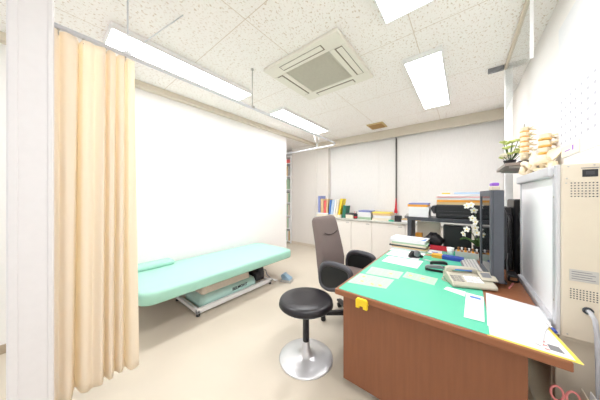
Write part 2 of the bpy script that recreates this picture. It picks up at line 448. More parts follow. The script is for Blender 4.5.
# items on the worktop --------------------------------------------------------
def slab_box(name,m,x0,x1,y0,y1,z0,z1,label,cat,group=None,bev=.002):
    return tag(B().box(x0,x1,y0,y1,z0,z1,bev).ob(name,m),label,cat,group)
def carton(x0,x1,y0,y1,z0,z1,label,m='paper2',lid='paper'):
    t = thing('flat_box',label,'box',((x0+x1)/2,(y0+y1)/2,z0))
    B().box(x0+.004,x1-.004,y0+.004,y1-.004,z0,z1-.02,.002).ob('body',m,t,True)
    B().box(x0,x1,y0,y1,z1-.03,z1,.002).ob('lid',lid,t,True)
carton(-2.78,-2.46,4.12,4.42,CT,CT+.085,'long flat white box under the standing blue and tan books')
carton(-2.455,-2.14,4.16,4.42,CT,CT+.06,'low flat cream box under the white leaning books','paper2','paper2')
def book(x,w,h,d,z,m,label,lean=0.,y0=4.16,group='books standing at the left end of the worktop'):
    """a standing book: cover shell and page block, spine towards the room"""
    t = thing('book',label,'book',(x,y0,z),0,group)
    mx = Matrix.Rotation(lean,4,'Y')
    c = B().box(0,.003,0,d,0,h,.0008,mx=mx).box(w-.003,w,0,d,0,h,.0008,mx=mx).box(.003,w-.003,0,.004,0,h,.0008,mx=mx); c.ob('cover',m,t)
    B().box(.0035,w-.0035,.005,d-.004,.004,h-.005,mx=mx).ob('pages','paper',t)
zb = CT+.086
book(-2.745,.055,.395,.25,zb,'bluebook','tall thick blue book at the left end of the worktop row',0,4.15)
book(-2.68,.075,.33,.2,zb,'tan','wide tan book beside the tall blue book')
book(-2.60,.06,.29,.2,zb,'redcov','coral red book between two tan books',.05)
book(-2.53,.045,.33,.2,zb,'tan','narrow tan book right of the coral book',.05)
zb2 = CT+.062
book(-2.455,.035,.33,.2,zb2,'blue','slim bright blue book left of the white leaning books',.10)
book(-2.41,.06,.33,.2,zb2,'lightblue','light blue white leaning book in the worktop row',.12)
book(-2.34,.045,.35,.2,zb2,'paper','white leaning book left of the cream one',.13)
book(-2.285,.05,.34,.2,zb2,'paper2','cream leaning book left of the yellow book',.15)
book(-2.22,.045,.37,.2,zb2,'yellow','yellow book leaning in the worktop row',.18)
book(-2.125,.075,.28,.2,CT+.001,'green','dark green book at the right end of the worktop row',.14)
carton(-2.035,-1.86,4.16,4.40,CT,CT+.075,'small cream box right of the green book','paper2','paper2')
slab_box('flat_book','charc',-2.03,-1.87,4.17,4.38,CT+.076,CT+.105,'dark grey flat book on the small cream box','book')
t = thing('pen_cup','small black and red cup on the worktop left of the blue-topped stack','cup',(-1.80,4.16,CT))
B().lathe([(.035,0),(.038,.10),(.034,.10),(.031,.008),(0,.008)],16).ob('cup','black',t)
B().lathe([(.0395,.02),(.0395,.05)],16).ob('band','red',t)
for k,(dx,dy,m) in enumerate([(.01,.01,'black'),(-.012,.004,'red')]): B().tube([(dx*.5,dy*.5,.01),(dx*2,dy*2,.16)],.004,6).ob('pen',m,t)
def stack(x0,x1,y0,y1,z,layers,cat='papers',name='paper_stack',group=None):
    """each layer (height, material, label[, dx, rot]) is a thing of its own"""
    cx, cy = (x0+x1)/2, (y0+y1)/2
    for L in layers:
        hgt, m, lab = L[:3]; dx = L[3] if len(L) > 3 else 0; rot = L[4] if len(L) > 4 else 0
        b = B(); n = max(1,int(hgt/.012))
        for i in range(n):
            j = random.uniform(-.003,.003)
            b.box(x0+dx+j,x1+dx+j,y0-j,y1-j,z+hgt*i/n,z+hgt*(i+1)/n-.0008,.0008,1,mx=RZ(rot,(cx,cy,0)))
        tag(b.ob(name,m),lab,cat,group)
        z += hgt
    return z
stack(-1.73,-1.47,4.14,4.40,CT,[(.05,'greenc','pale green lowest bundle of the blue-topped stack on the worktop'),(.10,'paper','white ream in the middle of the blue-topped stack'),(.03,'bluebook','blue folder on top of the white stack on the worktop')])
stack(-1.44,-1.10,4.14,4.42,CT,[(.05,'paper2','cream lowest bundle of the yellow-topped stack'),(.05,'paper','white bundle second in the yellow-topped stack',.02),(.04,'tan','tan bundle third in the yellow-topped stack',.01),(.022,'yellowf','yellow folder on top of the worktop stack',-.01,.04)])
slab_box('sticky_note_block','teal',-1.12,-1.03,4.10,4.13,CT,CT+.03,'small teal block at the front edge of the worktop','note block')
t = thing('pen_cup','dark square cup on the worktop under the red wand end','cup',(-.97,4.20,CT))
c = B().box(-.055,.055,-.05,.05,0,.11,.006); c.ob('cup','dark',t); B().box(-.048,.048,-.043,.043,.1105,.112,.0005).ob('rim','black',t)
stack(-.90,-.60,4.14,4.40,CT,[(.04,'paper','white low papers on the worktop behind the desktop shelf'),(.02,'tan','tan envelope on the low papers behind the desktop shelf')])
t = thing('tape_dispenser','small grey dispenser beside the white papers on the worktop','dispenser',(-.83,4.30,CT+.062))
B().box(-.05,.05,-.03,.03,0,.05,.01).ob('body','grey',t); B().lathe([(.03,-.012),(.03,.012)],16,mx=Matrix.Translation((0,0,.06))@Matrix.Rotation(PI/2,4,'X')).ob('roll','lgrey',t)

# ------------------------------------------------------------------ bookcase in the recess
t = thing('bookcase','tall white bookcase in the recess past the partition wall','bookcase',(-4.3,4.6,0))
B().box(-4.735,-3.88,4.73,4.745,0,2.5).ob('back_panel','white',t,True)
for x in (-4.76,-3.88): B().box(x,x+.025,4.42,4.745,0,2.5,.002).ob('side_panel','white',t,True)
SH = [.04,.40,.77,1.15,1.52,1.90,2.27]
for z in SH+[2.47]: B().box(-4.735,-3.88,4.42,4.73,z,z+.025,.002).ob('shelf','white',t,True)
cols = ['paper2','tan','greenc','paper','lgrey','charc']
pm = None
for i, z in enumerate(SH[:6]):
    x = -4.20
    for k in range(6):
        wd = random.choice((.04,.045,.05)); hh = .29+random.uniform(-.04,.02)
        m = random.choice(cols)
        bb = B().box(x,x+wd-.003,4.44,4.66,z+.025,z+.025+hh,.003)
        tag(bb.ob('binder',m),'pale binder standing on a shelf of the tall white bookcase','binder','binders in the tall bookcase')
        x += wd
tag(B().box(-4.10,-3.89,4.45,4.68,2.296,2.40,.004).ob('storage_box','redcov'),'red box on the top shelf of the tall bookcase','box')

# ------------------------------------------------------------------ examination bed
t = thing('examination_bed','mint green examination bed along the left wall','bed',(-2.61,1.56,0))
x0,x1,y0,y1,zt = -3.06,-2.19,.54,2.58,.477
r = .11
def rrect(x0,x1,y0,y1,r,n=6):
    P = []
    for cx,cy,a0 in ((x1-r,y1-r,0),(x0+r,y1-r,PI/2),(x0+r,y0+r,PI),(x1-r,y0+r,1.5*PI)):
        for k in range(n+1):
            a = a0+k*PI/2/n; P.append((cx+r*math.cos(a),cy+r*math.sin(a)))
    return P
secs = []
for dz,ins in ((-.117,.012),(-.112,.004),(-.10,0),(-.03,0),(-.012,.006),(-.003,.018),(0,.04)):
    secs.append([Vector((px,py,zt+dz)) for px,py in rrect(x0+ins,x1-ins,y0+ins,y1-ins,r)])
B().loft(secs).ob('mattress','mint',t,True)
B().prism(rrect(x0+.06,x1-.05,y0+.10,y1-.03,.04),.342,.359).ob('base_board','brown',t,True)
f = B()
f.box(-2.36,-2.32,1.08,2.22,.03,.082,.004); f.box(-2.92,-2.88,1.08,2.22,.03,.07,.004)
f.box(-2.92,-2.32,1.08,1.12,.032,.068,.004).box(-2.92,-2.32,2.18,2.22,.032,.068,.004)
f.ob('floor_frame','white',t,True)
for x in (-2.34,-2.90):
    for y in (1.10,2.20):
        B().lathe([(.022,0),(.022,.012),(.012,.016),(.012,.034)],14,(x,y,0)).ob('foot','black',t,True)
f = B().box(-2.86,-2.80,1.0,2.1,.30,.342,.004).box(-2.43,-2.37,.95,2.1,.30,.342,.004)
f.box(-2.86,-2.37,.98,1.02,.301,.341,.003); f.ob('upper_frame','rod',t,True)
sk = []
for z,ins in ((.045,0),(.10,0),(.155,.015),(.18,.05)):
    sk.append([Vector((px,py,z)) for px,py in rrect(-2.84+ins,-2.375-ins,1.15+ins,1.98-ins,.07)])
cv = B().loft(sk).ob('base_cover','mint_d',t,True)
tx = text_mesh('BELMONT',.052,Matrix.Translation((-2.3735,1.68,.125))@Matrix.Rotation(PI/2,4,'Z')@Matrix.Rotation(PI/2,4,'X'),.002,.0003)
tx.ob('lettering','inkd',cv,True)
bl = B(); zz = .205
secs = []
for k in range(9):
    ins = .003*k
    secs.append([Vector((px,py,.17+k*.0192)) for px,py in rrect(-2.80+ins,-2.42-ins,1.19+ins,1.90-ins,.05)])
B().loft(secs).ob('bellows','bellow',t,True)
mt = B().box(-2.72,-2.42,2.0,2.16,.07,.20,.02).tube([(-2.6,2.02,.14),(-2.5,1.95,.28)],.02).lathe([(.05,0),(.05,.12),(.04,.14)],16,(-2.45,2.1,.12)); mt.ob('lift_motor','charc',t,True)
B().tube([(-2.45,2.1,.22),(-2.42,2.18,.20),(-2.41,2.2,.12),(-2.36,2.24,.06),(-2.28,2.26,.03)],.007).ob('motor_cable','grey',t,True)
B().tube([(-2.42,2.08,.05),(-2.36,2.25,.05),(-2.25,2.26,.05)],.014).ob('pedal_arm','white',t,True)
t = thing('foot_switch','small blue grey foot switch on the floor at the foot of the bed','foot switch',(-2.19,2.42,0),.3)
B().box(-.09,.09,-.06,.06,0,.035,.01).ob('base','lgrey',t)
B().prism([(-.07,.036),(.075,.036),(.075,.06),(-.02,.11),(-.07,.10)],-.05,.05,'y',.006).ob('pedal','bluegrey',t)
B().lathe([(.035,-.05),(.035,.05)],16,mx=Matrix.Translation((-.045,0,.09))@Matrix.Rotation(PI/2,4,'X')).ob('knob','bluegrey',t)
# pillow
t = thing('pillow','thin mint pillow on the bed against the wall','pillow',(-2.99,.80,.478))
secs = []
for dz,ins in ((0,.012),(.008,.002),(.03,0),(.047,.006),(.055,.025)):
    secs.append([Vector((px,py,.478+dz)) for px,py in rrect(-3.095,-2.90,.56,1.075,.03)] if ins < .001 else [Vector((px,py,.478+dz)) for px,py in rrect(-3.095+ins,-2.90-ins,.56+ins,1.075-ins,.03)])
B().loft(secs).ob('cushion','mint',t,True)
B().tube([(px,py,.4735) for px,py in rrect(-3.09,-2.897,.557,1.078,.03)],.004,6,True).ob('piping_or_shade','green',t,True)  # dark loop painted as the shadow gap between pillow and bed

# ------------------------------------------------------------------ stool
t = thing('stool','round black vinyl stool on a silver trumpet base','stool',(-1.035,1.382,0))
B().lathe([(0,.438),(.20,.438),(.216,.445),(.223,.458),(.223,.476),(.215,.492),(.19,.501),(.1,.498),(0,.496)],48).ob('seat','vinyl',t)
B().tube([(.2225*math.cos(a),.2225*math.sin(a),.456) for a in [2*PI*k/48 for k in range(48)]],.0035,6,True).ob('piping_or_shade','black',t)
B().lathe([(0,.12),(.02,.12),(.027,.125),(.027,.434),(.06,.437),(0,.438)],20).ob('column','black',t)
B().lathe([(.222,0),(.224,.006),(.215,.012),(.15,.019),(.09,.030),(.05,.050),(.034,.08),(.028,.14),(.0,.142)],56).ob('base','chrome',t)

# ------------------------------------------------------------------ office chair
t = thing('office_chair','taupe office chair with black loop arms at the desk','chair',(-.945,2.08,0),math.radians(-3))
# star base
hub = B().lathe([(.045,.06),(.05,.09),(.04,.13),(.0,.13)],20); hub.ob('hub','black',t)
B().lathe([(.026,.13),(.026,.30),(.04,.30),(.04,.40),(0,.40)],18).ob('gas_column','black',t)
for k in range(5):
    a = math.radians(36+72*k+38)
    mx = Matrix.Rotation(a,4,'Z')
    B().prism([(.03,.075),(.30,.065),(.33,.068),(.33,.09),(.30,.10),(.03,.125)],-.024,.024,'y',.006,mx=mx).ob('star_leg','black',t)
    cb = B(); m2 = mx@Matrix.Translation((.315,0,0))
    for s_ in (-1,1): cb.lathe([(.0,-.009),(.022,-.009),(.027,-.005),(.027,.005),(.022,.009),(0,.009)],18,mx=m2@Matrix.Translation((-.012,s_*.014,.027))@Matrix.Rotation(PI/2,4,'X'))
    cb.lathe([(.009,.03),(.009,.068)],10,mx=m2); cb.ob('caster','black',t)
def rsec(cx,cz,nx,nz,wid,th,r=.45,n=5):
    """rounded rect section: width along y, thickness along (nx,nz)"""
    P = []
    R = min(wid,th)*r
    for (sy,st,a0) in ((1,1,0),(-1,1,PI/2),(-1,-1,PI),(1,-1,1.5*PI)):
        for k in range(n+1):
            a = a0+k*PI/2/n
            yy = sy*(wid/2-R)+R*math.cos(a); tt = st*(th/2-R)+R*math.sin(a)
            P.append(Vector((cx+nx*tt, yy, cz+nz*tt)))
    return P
# seat cushion: sections along x
secs = []
for x,wd,th,z in ((-.25,.40,.05,.465),(-.235,.46,.08,.465),(-.1,.50,.10,.465),(.1,.50,.105,.465),(.2,.49,.10,.46),(.245,.46,.085,.452),(.262,.42,.05,.445)):
    secs.append([Vector((x,p.y,p.z)) for p in rsec(0,z,0,1,wd,th)])
B().loft(secs).ob('seat','taupe',t)
B().box(-.2,.2,-.2,.2,.395,.415,.005).ob('seat_plate','black',t)
# back: sections along the spine
spine = [(-.235,.40,.34,.05),(-.242,.43,.40,.09),(-.25,.50,.45,.115),(-.255,.60,.47,.12),(-.275,.72,.46,.115),(-.30,.84,.44,.11),(-.322,.93,.425,.115),(-.345,1.02,.41,.12),(-.358,1.07,.40,.11),(-.365,1.10,.37,.075),(-.368,1.11,.33,.04)]
B().loft([rsec(x,z,.97,.22,wd,th) for x,z,wd,th in spine]).ob('backrest','taupe',t)
def bx(z):
    for (a,b) in zip(spine,spine[1:]):
        if a[1] <= z <= b[1]:
            f_ = (z-a[1])/(b[1]-a[1]); return a[0]+f_*(b[0]-a[0])+.97*(a[3]+f_*(b[3]-a[3]))/2
pts = []
for k in range(17):
    y = -.13+.26*k/16; z = .90+.028*(abs(y)/.13)**2
    pts.append((bx(z-.022*0)+.008, y, z+.010))
B().tube(pts,.0045,6).ob('headrest_seam','seam',t)
B().loft([rsec(x-.066,z,.97,.22,wd,.02,.4) for x,z,wd in ((-.25,.48,.30),(-.255,.62,.34),(-.275,.74,.34),(-.29,.80,.28))]).ob('back_shell','black',t)
for s_ in (-1,1):
    y = s_*.283
    prof = [(-.19,.44),(-.21,.51),(-.20,.59),(-.15,.655),(-.06,.674),(.06,.668),(.12,.645),(.135,.60),(.11,.53),(.05,.475),(-.05,.425),(-.13,.412)]
    # smooth the loop with Catmull-Rom
    L = []
    n = len(prof)
    for i in range(n):
        p0,p1,p2,p3 = (Vector(prof[(i+k-1)%n]) for k in range(4))
        for q in range(4):
            u = q/4; L.append(.5*((2*p1)+(p2-p0)*u+(2*p0-5*p1+4*p2-p3)*u*u+(3*p1-p0-3*p2+p3)*u**3))
    a_ = B().tube([(p.x,y,p.y) for p in L],[(.021+.007*max(0,min(1,(p.y-.58)/.06))) for p in L],10,True)
    ao = a_.ob('armrest','arm',t)
    B().prism([(p.x*.985,p.y) for p in L],y-.010,y+.010,'y').ob('side_panel','armp',ao)
    B().box(-.06,.04,min(y,s_*.2),max(y,s_*.2),.398,.425,.006).ob('arm_bracket','black',ao)

# ------------------------------------------------------------------ desk
DZ = .70
t = thing('desk','brown wood doctor desk with a green mat','desk',(-.19,2.3,0))
B().box(-.71,.335,1.285,3.30,.662,DZ,.005).ob('desktop','wood_top',t,True)
B().box(-.67,.222,1.335,1.362,.06,.648,.003).ob('end_panel','wood',t,True)
B().box(-.655,.215,1.35,1.375,.648,.662).ob('top_rail_or_shade','gap_shade',t,True)  # dark strip colours in the shadow between desktop and end panel
B().box(-.67,.222,3.23,3.256,.06,.662,.003).ob('end_panel','wood',t,True)
B().box(.185,.21,1.362,3.23,.25,.648,.003).ob('modesty_panel','wood',t,True)
for x in (-.49,.12):
    for y in (1.41,3.18): B().lathe([(.022,0),(.024,.01),(.014,.02),(.014,.07)],14,(x,y,0)).box(x-.03,x+.03,y-.05,y+.05,.06,.09,.002).ob('foot','alu',t,True)
m_ = tag(B().prism(rrect(-.69,.10,1.302,3.02,.012,3),DZ,DZ+.0022).ob('desk_mat','mat'),'translucent green mat lying on the desktop','desk mat')
MZ = DZ+.0024
def paper(pts,m,label,z=MZ,th=.0010,name='paper_sheet',cat='paper',group=None):
    return tag(B().sheet(pts,z,th).ob(name,m),label,cat,group)
def list_sheet(pts,label,spots,z=MZ):
    t = thing('list_sheet',label,'paper',(sum(p[0] for p in pts)/4,sum(p[1] for p in pts)/4,z))
    B().sheet(pts,z,.0008).ob('sheet','listp',t,True)
    b = B(); P0,P1,P2,P3 = (Vector(p) for p in pts)
    for r_ in range(7):
        v = .12+r_*.12
        for c_ in range(5):
            u = .08+c_*.18
            a = P0.lerp(P1,u).lerp(P3.lerp(P2,u),v); e = P0.lerp(P1,u+.13).lerp(P3.lerp(P2,u+.13),v)
            b.box(a.x,e.x,a.y-.002,a.y+.002,z+.0008,z+.0011)
    b.ob('print','greenc',t,True)
    b = B()
    for (u,v) in spots:
        a = P0.lerp(P1,u).lerp(P3.lerp(P2,u),v); b.box(a.x-.012,a.x+.012,a.y-.010,a.y+.010,z+.0011,z+.0015)
    b.ob('highlight','yellowf',t,True)
list_sheet([(-.685,1.43),(-.425,1.50),(-.42,1.70),(-.68,1.665)],'pale printed list nearest the yellow clip on the green mat',[(.3,.3),(.6,.2),(.8,.2),(.2,.75)])
list_sheet([(-.645,1.69),(-.40,1.735),(-.40,1.915),(-.66,1.885)],'pale printed list second from the front on the green mat',[(.7,.5)])
list_sheet([(-.385,1.80),(-.168,1.775),(-.158,1.935),(-.382,1.95)],'pale printed list left of the beige telephone',[(.2,.5),(.6,.5)])
paper([(-.64,2.11),(-.325,2.09),(-.315,2.36),(-.635,2.34)],'paper','white sheet nearest the lists, left of the black tape dispenser')
paper([(-.675,2.385),(-.36,2.375),(-.35,2.57),(-.67,2.57)],'paper','white sheet just in front of the document pile')
paper([(-.70,2.60),(-.34,2.58),(-.335,2.70),(-.70,2.705)],'paper','white sheet tucked against the foot of the document pile')
# document pile
zp = stack(-.715,-.335,2.72,2.98,MZ,[
 (.018,'paper','white papers at the bottom of the document pile',.0,.02),
 (.016,'tan','tan folder low in the document pile',.01,-.03),
 (.018,'charc','dark folder in the lower half of the document pile',-.02,.02),
 (.020,'paper2','cream papers in the middle of the document pile',.0,-.02),
 (.016,'greenc','pale green folder in the upper half of the document pile',.01,.04),
 (.028,'paper','thick white bundle near the top of the document pile',-.01,-.02)],'papers','document_stack')
t = thing('document_stack','white brochure with a blue corner on top of the document pile','papers',(-.52,2.87,zp))
B().box(-.72,-.33,2.73,2.975,zp,zp+.014,.001,1,mx=RZ(-.05,(-.52,2.87,0))).ob('pages','paper',t,True)
B().prism([(-.345,2.745),(-.345,2.90),(-.40,2.745)],zp+.0142,zp+.015).ob('blue_corner','blue',t,True)
# yellow clip on the front edge
t = thing('edge_clip','yellow plastic clip on the front edge of the desk','clip',(-.51,1.275,.632))
B().prism([(-.548,.632),(-.523,.632),(-.523,.648),(-.500,.648),(-.500,.632),(-.472,.632),(-.472,.684),(-.482,.694),(-.538,.694),(-.548,.684)],1.262,1.2845,'y',.004).ob('body','yellow',t,True)
B().box(-.543,-.477,1.2846,1.32,.648,.6615,.002).ob('jaw','yellow',t,True)

# loose papers at the near right corner
t = thing('clear_folder','yellow clear folder with a printed sheet at the near right desk corner','folder',(.22,1.42,DZ+.0004))
B().sheet([(.085,1.297),(.362,1.297),(.33,1.56),(.10,1.56)],DZ+.0004,.001).ob('folder','yellowf',t,True)
B().sheet([(.095,1.309),(.345,1.309),(.318,1.55),(.10,1.55)],DZ+.0016,.0008).ob('insert','paper',t,True)
B().sheet([(.285,1.335),(.325,1.335),(.318,1.38),(.285,1.38)],DZ+.0025,.0006).ob('print','grey',t,True)
q = B()
for k in range(6): q.box(.268,.283,1.325+k*.03,1.337+k*.03,DZ+.0025,DZ+.003)
q.ob('print','pink',t,True)
paper([(.092,1.385),(.235,1.322),(.345,1.60),(.34,1.80),(.115,1.85)],'paper3','large white sheet right of the blue-striped card',.7040,.001)
paper([(.165,1.41),(.25,1.345),(.318,1.58),(.235,1.67)],'paper','smaller white sheet overlapping the large white sheet',.7054)
paper([(.225,1.38),(.262,1.33),(.318,1.56),(.28,1.60)],'paper3','narrow white sheet nearest the desk corner',.7068)
t = thing('appointment_card','white card with a blue stripe in front of the telephone','card',(.04,1.6,.7042))
B().sheet([(.0,1.405),(.083,1.413),(.098,1.76),(.012,1.77)],.7042,.001).ob('card','paper',t,True)
B().sheet([(.030,1.70),(.082,1.695),(.084,1.725),(.031,1.73)],.7054,.0006).ob('stripe','blue',t,True)
paper([(-.11,1.745),(.005,1.70),(.01,1.785),(-.095,1.80)],'paper','small white slip at the left front of the telephone')

# telephone --------------------------------------------------------------------
t = thing('telephone','beige office telephone with handset and tilted display','telephone',(.025,1.955,.7055),math.radians(22)); t.scale = (.9,.9,.9)
W = .145
B().prism([(-.105,0),(.105,0),(.11,.055),(.075,.075),(.04,.07),(-.09,.036),(-.11,.02)],-W,W,'x',.006).ob('body','phone',t)
ang = math.atan2(.034,.13)
def onslope(x,y): return Matrix.Translation((x,y,.036+(y+.09)*(.034/.13)))@Matrix.Rotation(ang,4,'X')
kb_ = B(); kw_ = B()
for r_ in range(4):
    for c_ in range(3): kb_.box(-.011,.011,-.007,.007,-.002,.006,.002,mx=onslope(-.120+c_*.027,-.072+r_*.021))
for r_ in range(4):
    for c_ in range(5): kw_.box(-.010,.010,-.007,.007,-.002,.005,.002,mx=onslope(-.030+c_*.0235,-.072+r_*.021))
kb_.ob('number_keys','key',t); kw_.ob('line_keys','keyw',t)
hs = B(); hs.prism([(-.14,.062),(-.135,.10),(-.11,.112),(.07,.112),(.095,.10),(.10,.062),(.06,.062),(.05,.085),(-.09,.085),(-.10,.062)],.045,.10,'y',.008)
ho = hs.ob('handset','phone',t)
B().box(-.075,.045,.044,.0455,.087,.098,.0005).ob('label_strip','blue',ho)
dm = Matrix.Translation((.115,-.01,.075))@Matrix.Rotation(math.radians(28),4,'X')
dp = B().box(-.045,.06,-.045,.045,-.006,.006,.003,mx=dm).ob('display','phone',t)
B().box(-.03,.03,-.018,.030,.006,.0075,.0005,mx=dm).ob('display_glass','grey',dp)
cpts = []
for k in range(60):
    a = k*.9; u = k/59
    cpts.append((-.135-.04*math.sin(u*PI)+.006*math.cos(a), .07-.11*u, .012+.03*(1-u)*0+.006*math.sin(a)+.03*max(0,1-u*4)))
B().tube(cpts,.0028,5).ob('coiled_cord','phone',t)

# desk clutter -----------------------------------------------------------------
def stapler(label,x,y,rot,m,m2):
    t = thing('stapler',label,'stapler',(x,y,MZ),rot,'staplers beside the telephone')
    B().box(-.065,.065,-.018,.018,0,.012,.004).ob('base',m2,t)
    B().prism([(-.065,.020),(.05,.030),(.068,.026),(.066,.048),(.04,.058),(-.05,.046),(-.068,.035)],-.017,.017,'y',.005).ob('arm',m,t)
    B().box(-.068,-.045,-.014,.014,.010,.024,.003).ob('hinge',m2,t)
stapler('black stapler behind the grey one at the left of the telephone',-.18,2.26,.1,'black','dark')
stapler('grey and black stapler at the left of the telephone',-.20,2.11,.05,'grey','black')
t = thing('tape_dispenser','black tape dispenser at the right end of the white sheets','dispenser',(-.40,2.46,.7045),.7)
B().prism([(-.07,0),(.07,0),(.075,.02),(.05,.03),(.03,.06),(-.03,.065),(-.06,.03)],-.025,.025,'y',.006).ob('body','black',t)
B().lathe([(.0,-.012),(.032,-.012),(.032,.012),(0,.012)],20,mx=Matrix.Translation((0,-.026,.045))@Matrix.Rotation(PI/2,4,'X')).ob('tape_roll','grey',t)
def pen(label,p0,p1,m,cap,z):
    t = thing('pen',label,'pen',(p0[0],p0[1],z))
    a = Vector((p0[0],p0[1],z+.005)); c = Vector((p1[0],p1[1],z+.005)); d = a.lerp(c,.68)
    B().tube([a,a.lerp(c,.06),d],[.0015,.005,.005],8).ob('barrel',m,t,True); B().tube([d,c],.006,8).ob('cap',cap,t,True)
pen('pinkish pen lying right of the black tape dispenser',(-.34,2.60),(-.22,2.67),'pink','redcov',MZ)
pen('tan pen lying behind the pinkish pen',(-.33,2.66),(-.20,2.70),'tan','brown',MZ)
pen('silver pen lying toward the black stapler',(-.33,2.42),(-.16,2.36),'alu','lgrey',MZ)
pen('pink marker on the bare wood right of the telephone',(.245,2.03),(.285,2.17),'pink','pink',DZ+.0005)
t = thing('printed_leaflet','white leaflet with blue print in front of the red tray','paper',(-.30,2.86,MZ))
B().sheet([(-.385,2.76),(-.19,2.745),(-.20,2.92),(-.36,2.93)],MZ,.001).ob('sheet','paper',t,True)
B().sheet([(-.29,2.79),(-.23,2.785),(-.23,2.83),(-.29,2.835)],MZ+.0012,.0005).ob('print','blue',t,True)
t = thing('tissue_box','flat blue box with an orange end left of the keyboard','box',(-.14,2.60,MZ),-.05)
B().box(-.035,.14,-.04,.04,0,.036,.003).ob('box','navy',t); B().box(-.125,-.0355,-.04,.04,0,.036,.003).ob('orange_end','orange',t)
# keyboard
t = thing('keyboard','grey computer keyboard in front of the monitor','keyboard',(.05,2.43,.7026),math.radians(-84))
B().prism([(-.065,0),(.065,0),(.065,.026),(-.065,.014)],-.20,.20,'x',.003).ob('case','grey',t)
k_ = B()
for r_ in range(5):
    for c_ in range(15): k_.box(-.185+c_*.0247,-.165+c_*.0247,-.054+r_*.022,-.036+r_*.022,.018+r_*.002,.025+r_*.002,.002,1)
k_.ob('keys','lgrey',t)
# organiser with stamps
t = thing('desk_organizer','grey beige low tray box holding small stamps behind the keyboard','organizer',(.02,2.78,MZ))
o = B().box(-.09,.10,-.05,.05,0,.008,.002).box(-.09,.10,-.05,-.044,.008,.065,.002).box(-.09,.10,.044,.05,.008,.065,.002).box(-.09,-.084,-.044,.044,.008,.065,.002).box(.094,.10,-.044,.044,.008,.065,.002)
o.box(-.084,.094,-.044,.044,.05,.056); o.ob('tray','lgrey',t)
for k in range(6):
    x = -.066+k*.03; s_ = thing('rubber_stamp','small brown-handled stamp in the grey beige tray box','stamp',(.02+x,2.775,MZ+.0565),0,'stamps in the tray box')
    B().box(-.011,.011,-.016,.016,0,.018,.002).ob('block','brown' if k%2 else 'orange',s_); B().lathe([(.008,.018),(.007,.03),(.011,.044),(0,.05)],10).ob('handle','paper' if k%2 else 'brown',s_)
t = thing('paper_cup','small white cup behind the blue box','cup',(-.115,2.77,MZ)); B().lathe([(.024,0),(.034,.085),(.032,.085),(.022,.005),(0,.005)],18).ob('cup','white',t); B().tube([(.0345*math.cos(2*PI*k/18),.0345*math.sin(2*PI*k/18),.085) for k in range(18)],.002,6,True).ob('rim','white',t)
t = thing('red_tray','small red tray with a blue end in front of the desktop shelf','tray',(-.24,2.97,MZ))
B().box(-.09,.09,-.035,.035,0,.01,.003).box(-.09,.09,-.035,-.028,.01,.045,.002).box(-.09,.09,.028,.035,.01,.045,.002).box(.083,.09,-.028,.028,.01,.045,.002).ob('tray','red',t)
B().box(-.098,-.083,-.034,.034,.0,.045,.003).ob('blue_end','navy',t)
t = thing('pouch','rumpled black pouch under the desktop shelf behind the red tray','pouch',(-.30,3.08,MZ))
b = B()
def blob(u,v):
    th, ph = u*2*PI, v*PI
    rr = 1+.13*math.sin(3*th+2*ph)+.08*math.sin(7*th-3*ph)
    return Vector((.105*rr*math.sin(ph)*math.cos(th), .055*rr*math.sin(ph)*math.sin(th), max(0,.085+.085*math.cos(ph)*(1+.12*math.sin(5*th)))))
b.grid(blob,40,20); b.ob('bag','black',t)
B().tube([(-.06,0,.14),(-.03,-.01,.185),(.03,-.01,.185),(.06,0,.14)],.008).ob('strap','dark',t)

# desktop shelf unit -------------------------------------------------------------
SZ = 1.08
t = thing('desktop_shelf','black riser shelf standing at the far end of the desk','shelf',(-.21,3.14,DZ))
B().box(-.585,.16,3.0,3.29,SZ-.045,SZ,.004).ob('shelf_board','charc',t,True)
for x in (-.583,.108): B().box(x,x+.05,3.005,3.285,.7005,SZ-.045,.003).ob('leg_panel','charc',t,True)
carton(-.50,-.235,3.18,3.27,.7005,1.0,'upright cream carton under the desktop shelf','paper2','paper2')
slab_box('envelope_stack','orange',-.505,-.43,3.10,3.175,.7005,.86,'orange envelopes standing in front of the cream carton','envelopes')
t = thing('speaker_box','dark grey box speaker under the right half of the desktop shelf','speaker',(-.03,3.15,.7005))
B().box(-.17,.10,-.06,.10,0,.29,.008).ob('case','dark',t); B().box(-.155,.085,-.066,-.06,.015,.275,.003).ob('grille','black',t)
stack(-.573,-.348,3.02,3.27,SZ+.0005,[(.07,'paper','white ream at the bottom of the pile on the shelf left of the printer'),(.06,'paper','second white bundle in the pile left of the printer',.008),(.03,'orange','orange folder on the pile left of the printer',-.008),(.018,'bluebook','dusky blue booklet topping the pile left of the printer',.0,.03)])
# printer
t = thing('printer','black printer on the desktop shelf','printer',(-.06,3.15,SZ+.0005))
B().box(-.21,.21,-.13,.13,.0,.165,.012).ob('body','black',t)
B().box(-.17,.17,-.14,-.128,.03,.05,.003).ob('output_slot','dark',t); B().box(-.20,.20,-.1345,-.129,.085,.088).ob('seam','charc',t)
B().prism([(-.21,.05),(-.24,.05),(-.27,.11),(-.25,.15),(-.21,.15)],-.10,.11,'y',.008).ob('side_tray','dark',t)
B().box(.10,.17,-.1355,-.13,.11,.14,.002).ob('control_panel','charc',t)
zp = SZ+.167
zp = stack(-.26,.17,3.02,3.28,zp,[(.03,'tan','tan folder directly on the black printer'),(.026,'orange','orange folder second on the printer',.0,.02),(.03,'paper','white papers in the middle of the printer top pile',.01,-.02),(.010,'pink','pink sheets in the printer top pile',-.01,.03),(.03,'paper','white papers near the top of the printer pile',.02,.02)])
slab_box('note_pad','yellow',-.21,-.13,3.03,3.11,zp,zp+.014,'yellow pad on the left of the printer pile','note pad')
slab_box('booklet','lightblue',-.09,.16,3.04,3.26,zp,zp+.02,'pale blue booklet on top of the printer pile right of the yellow pad','booklet')

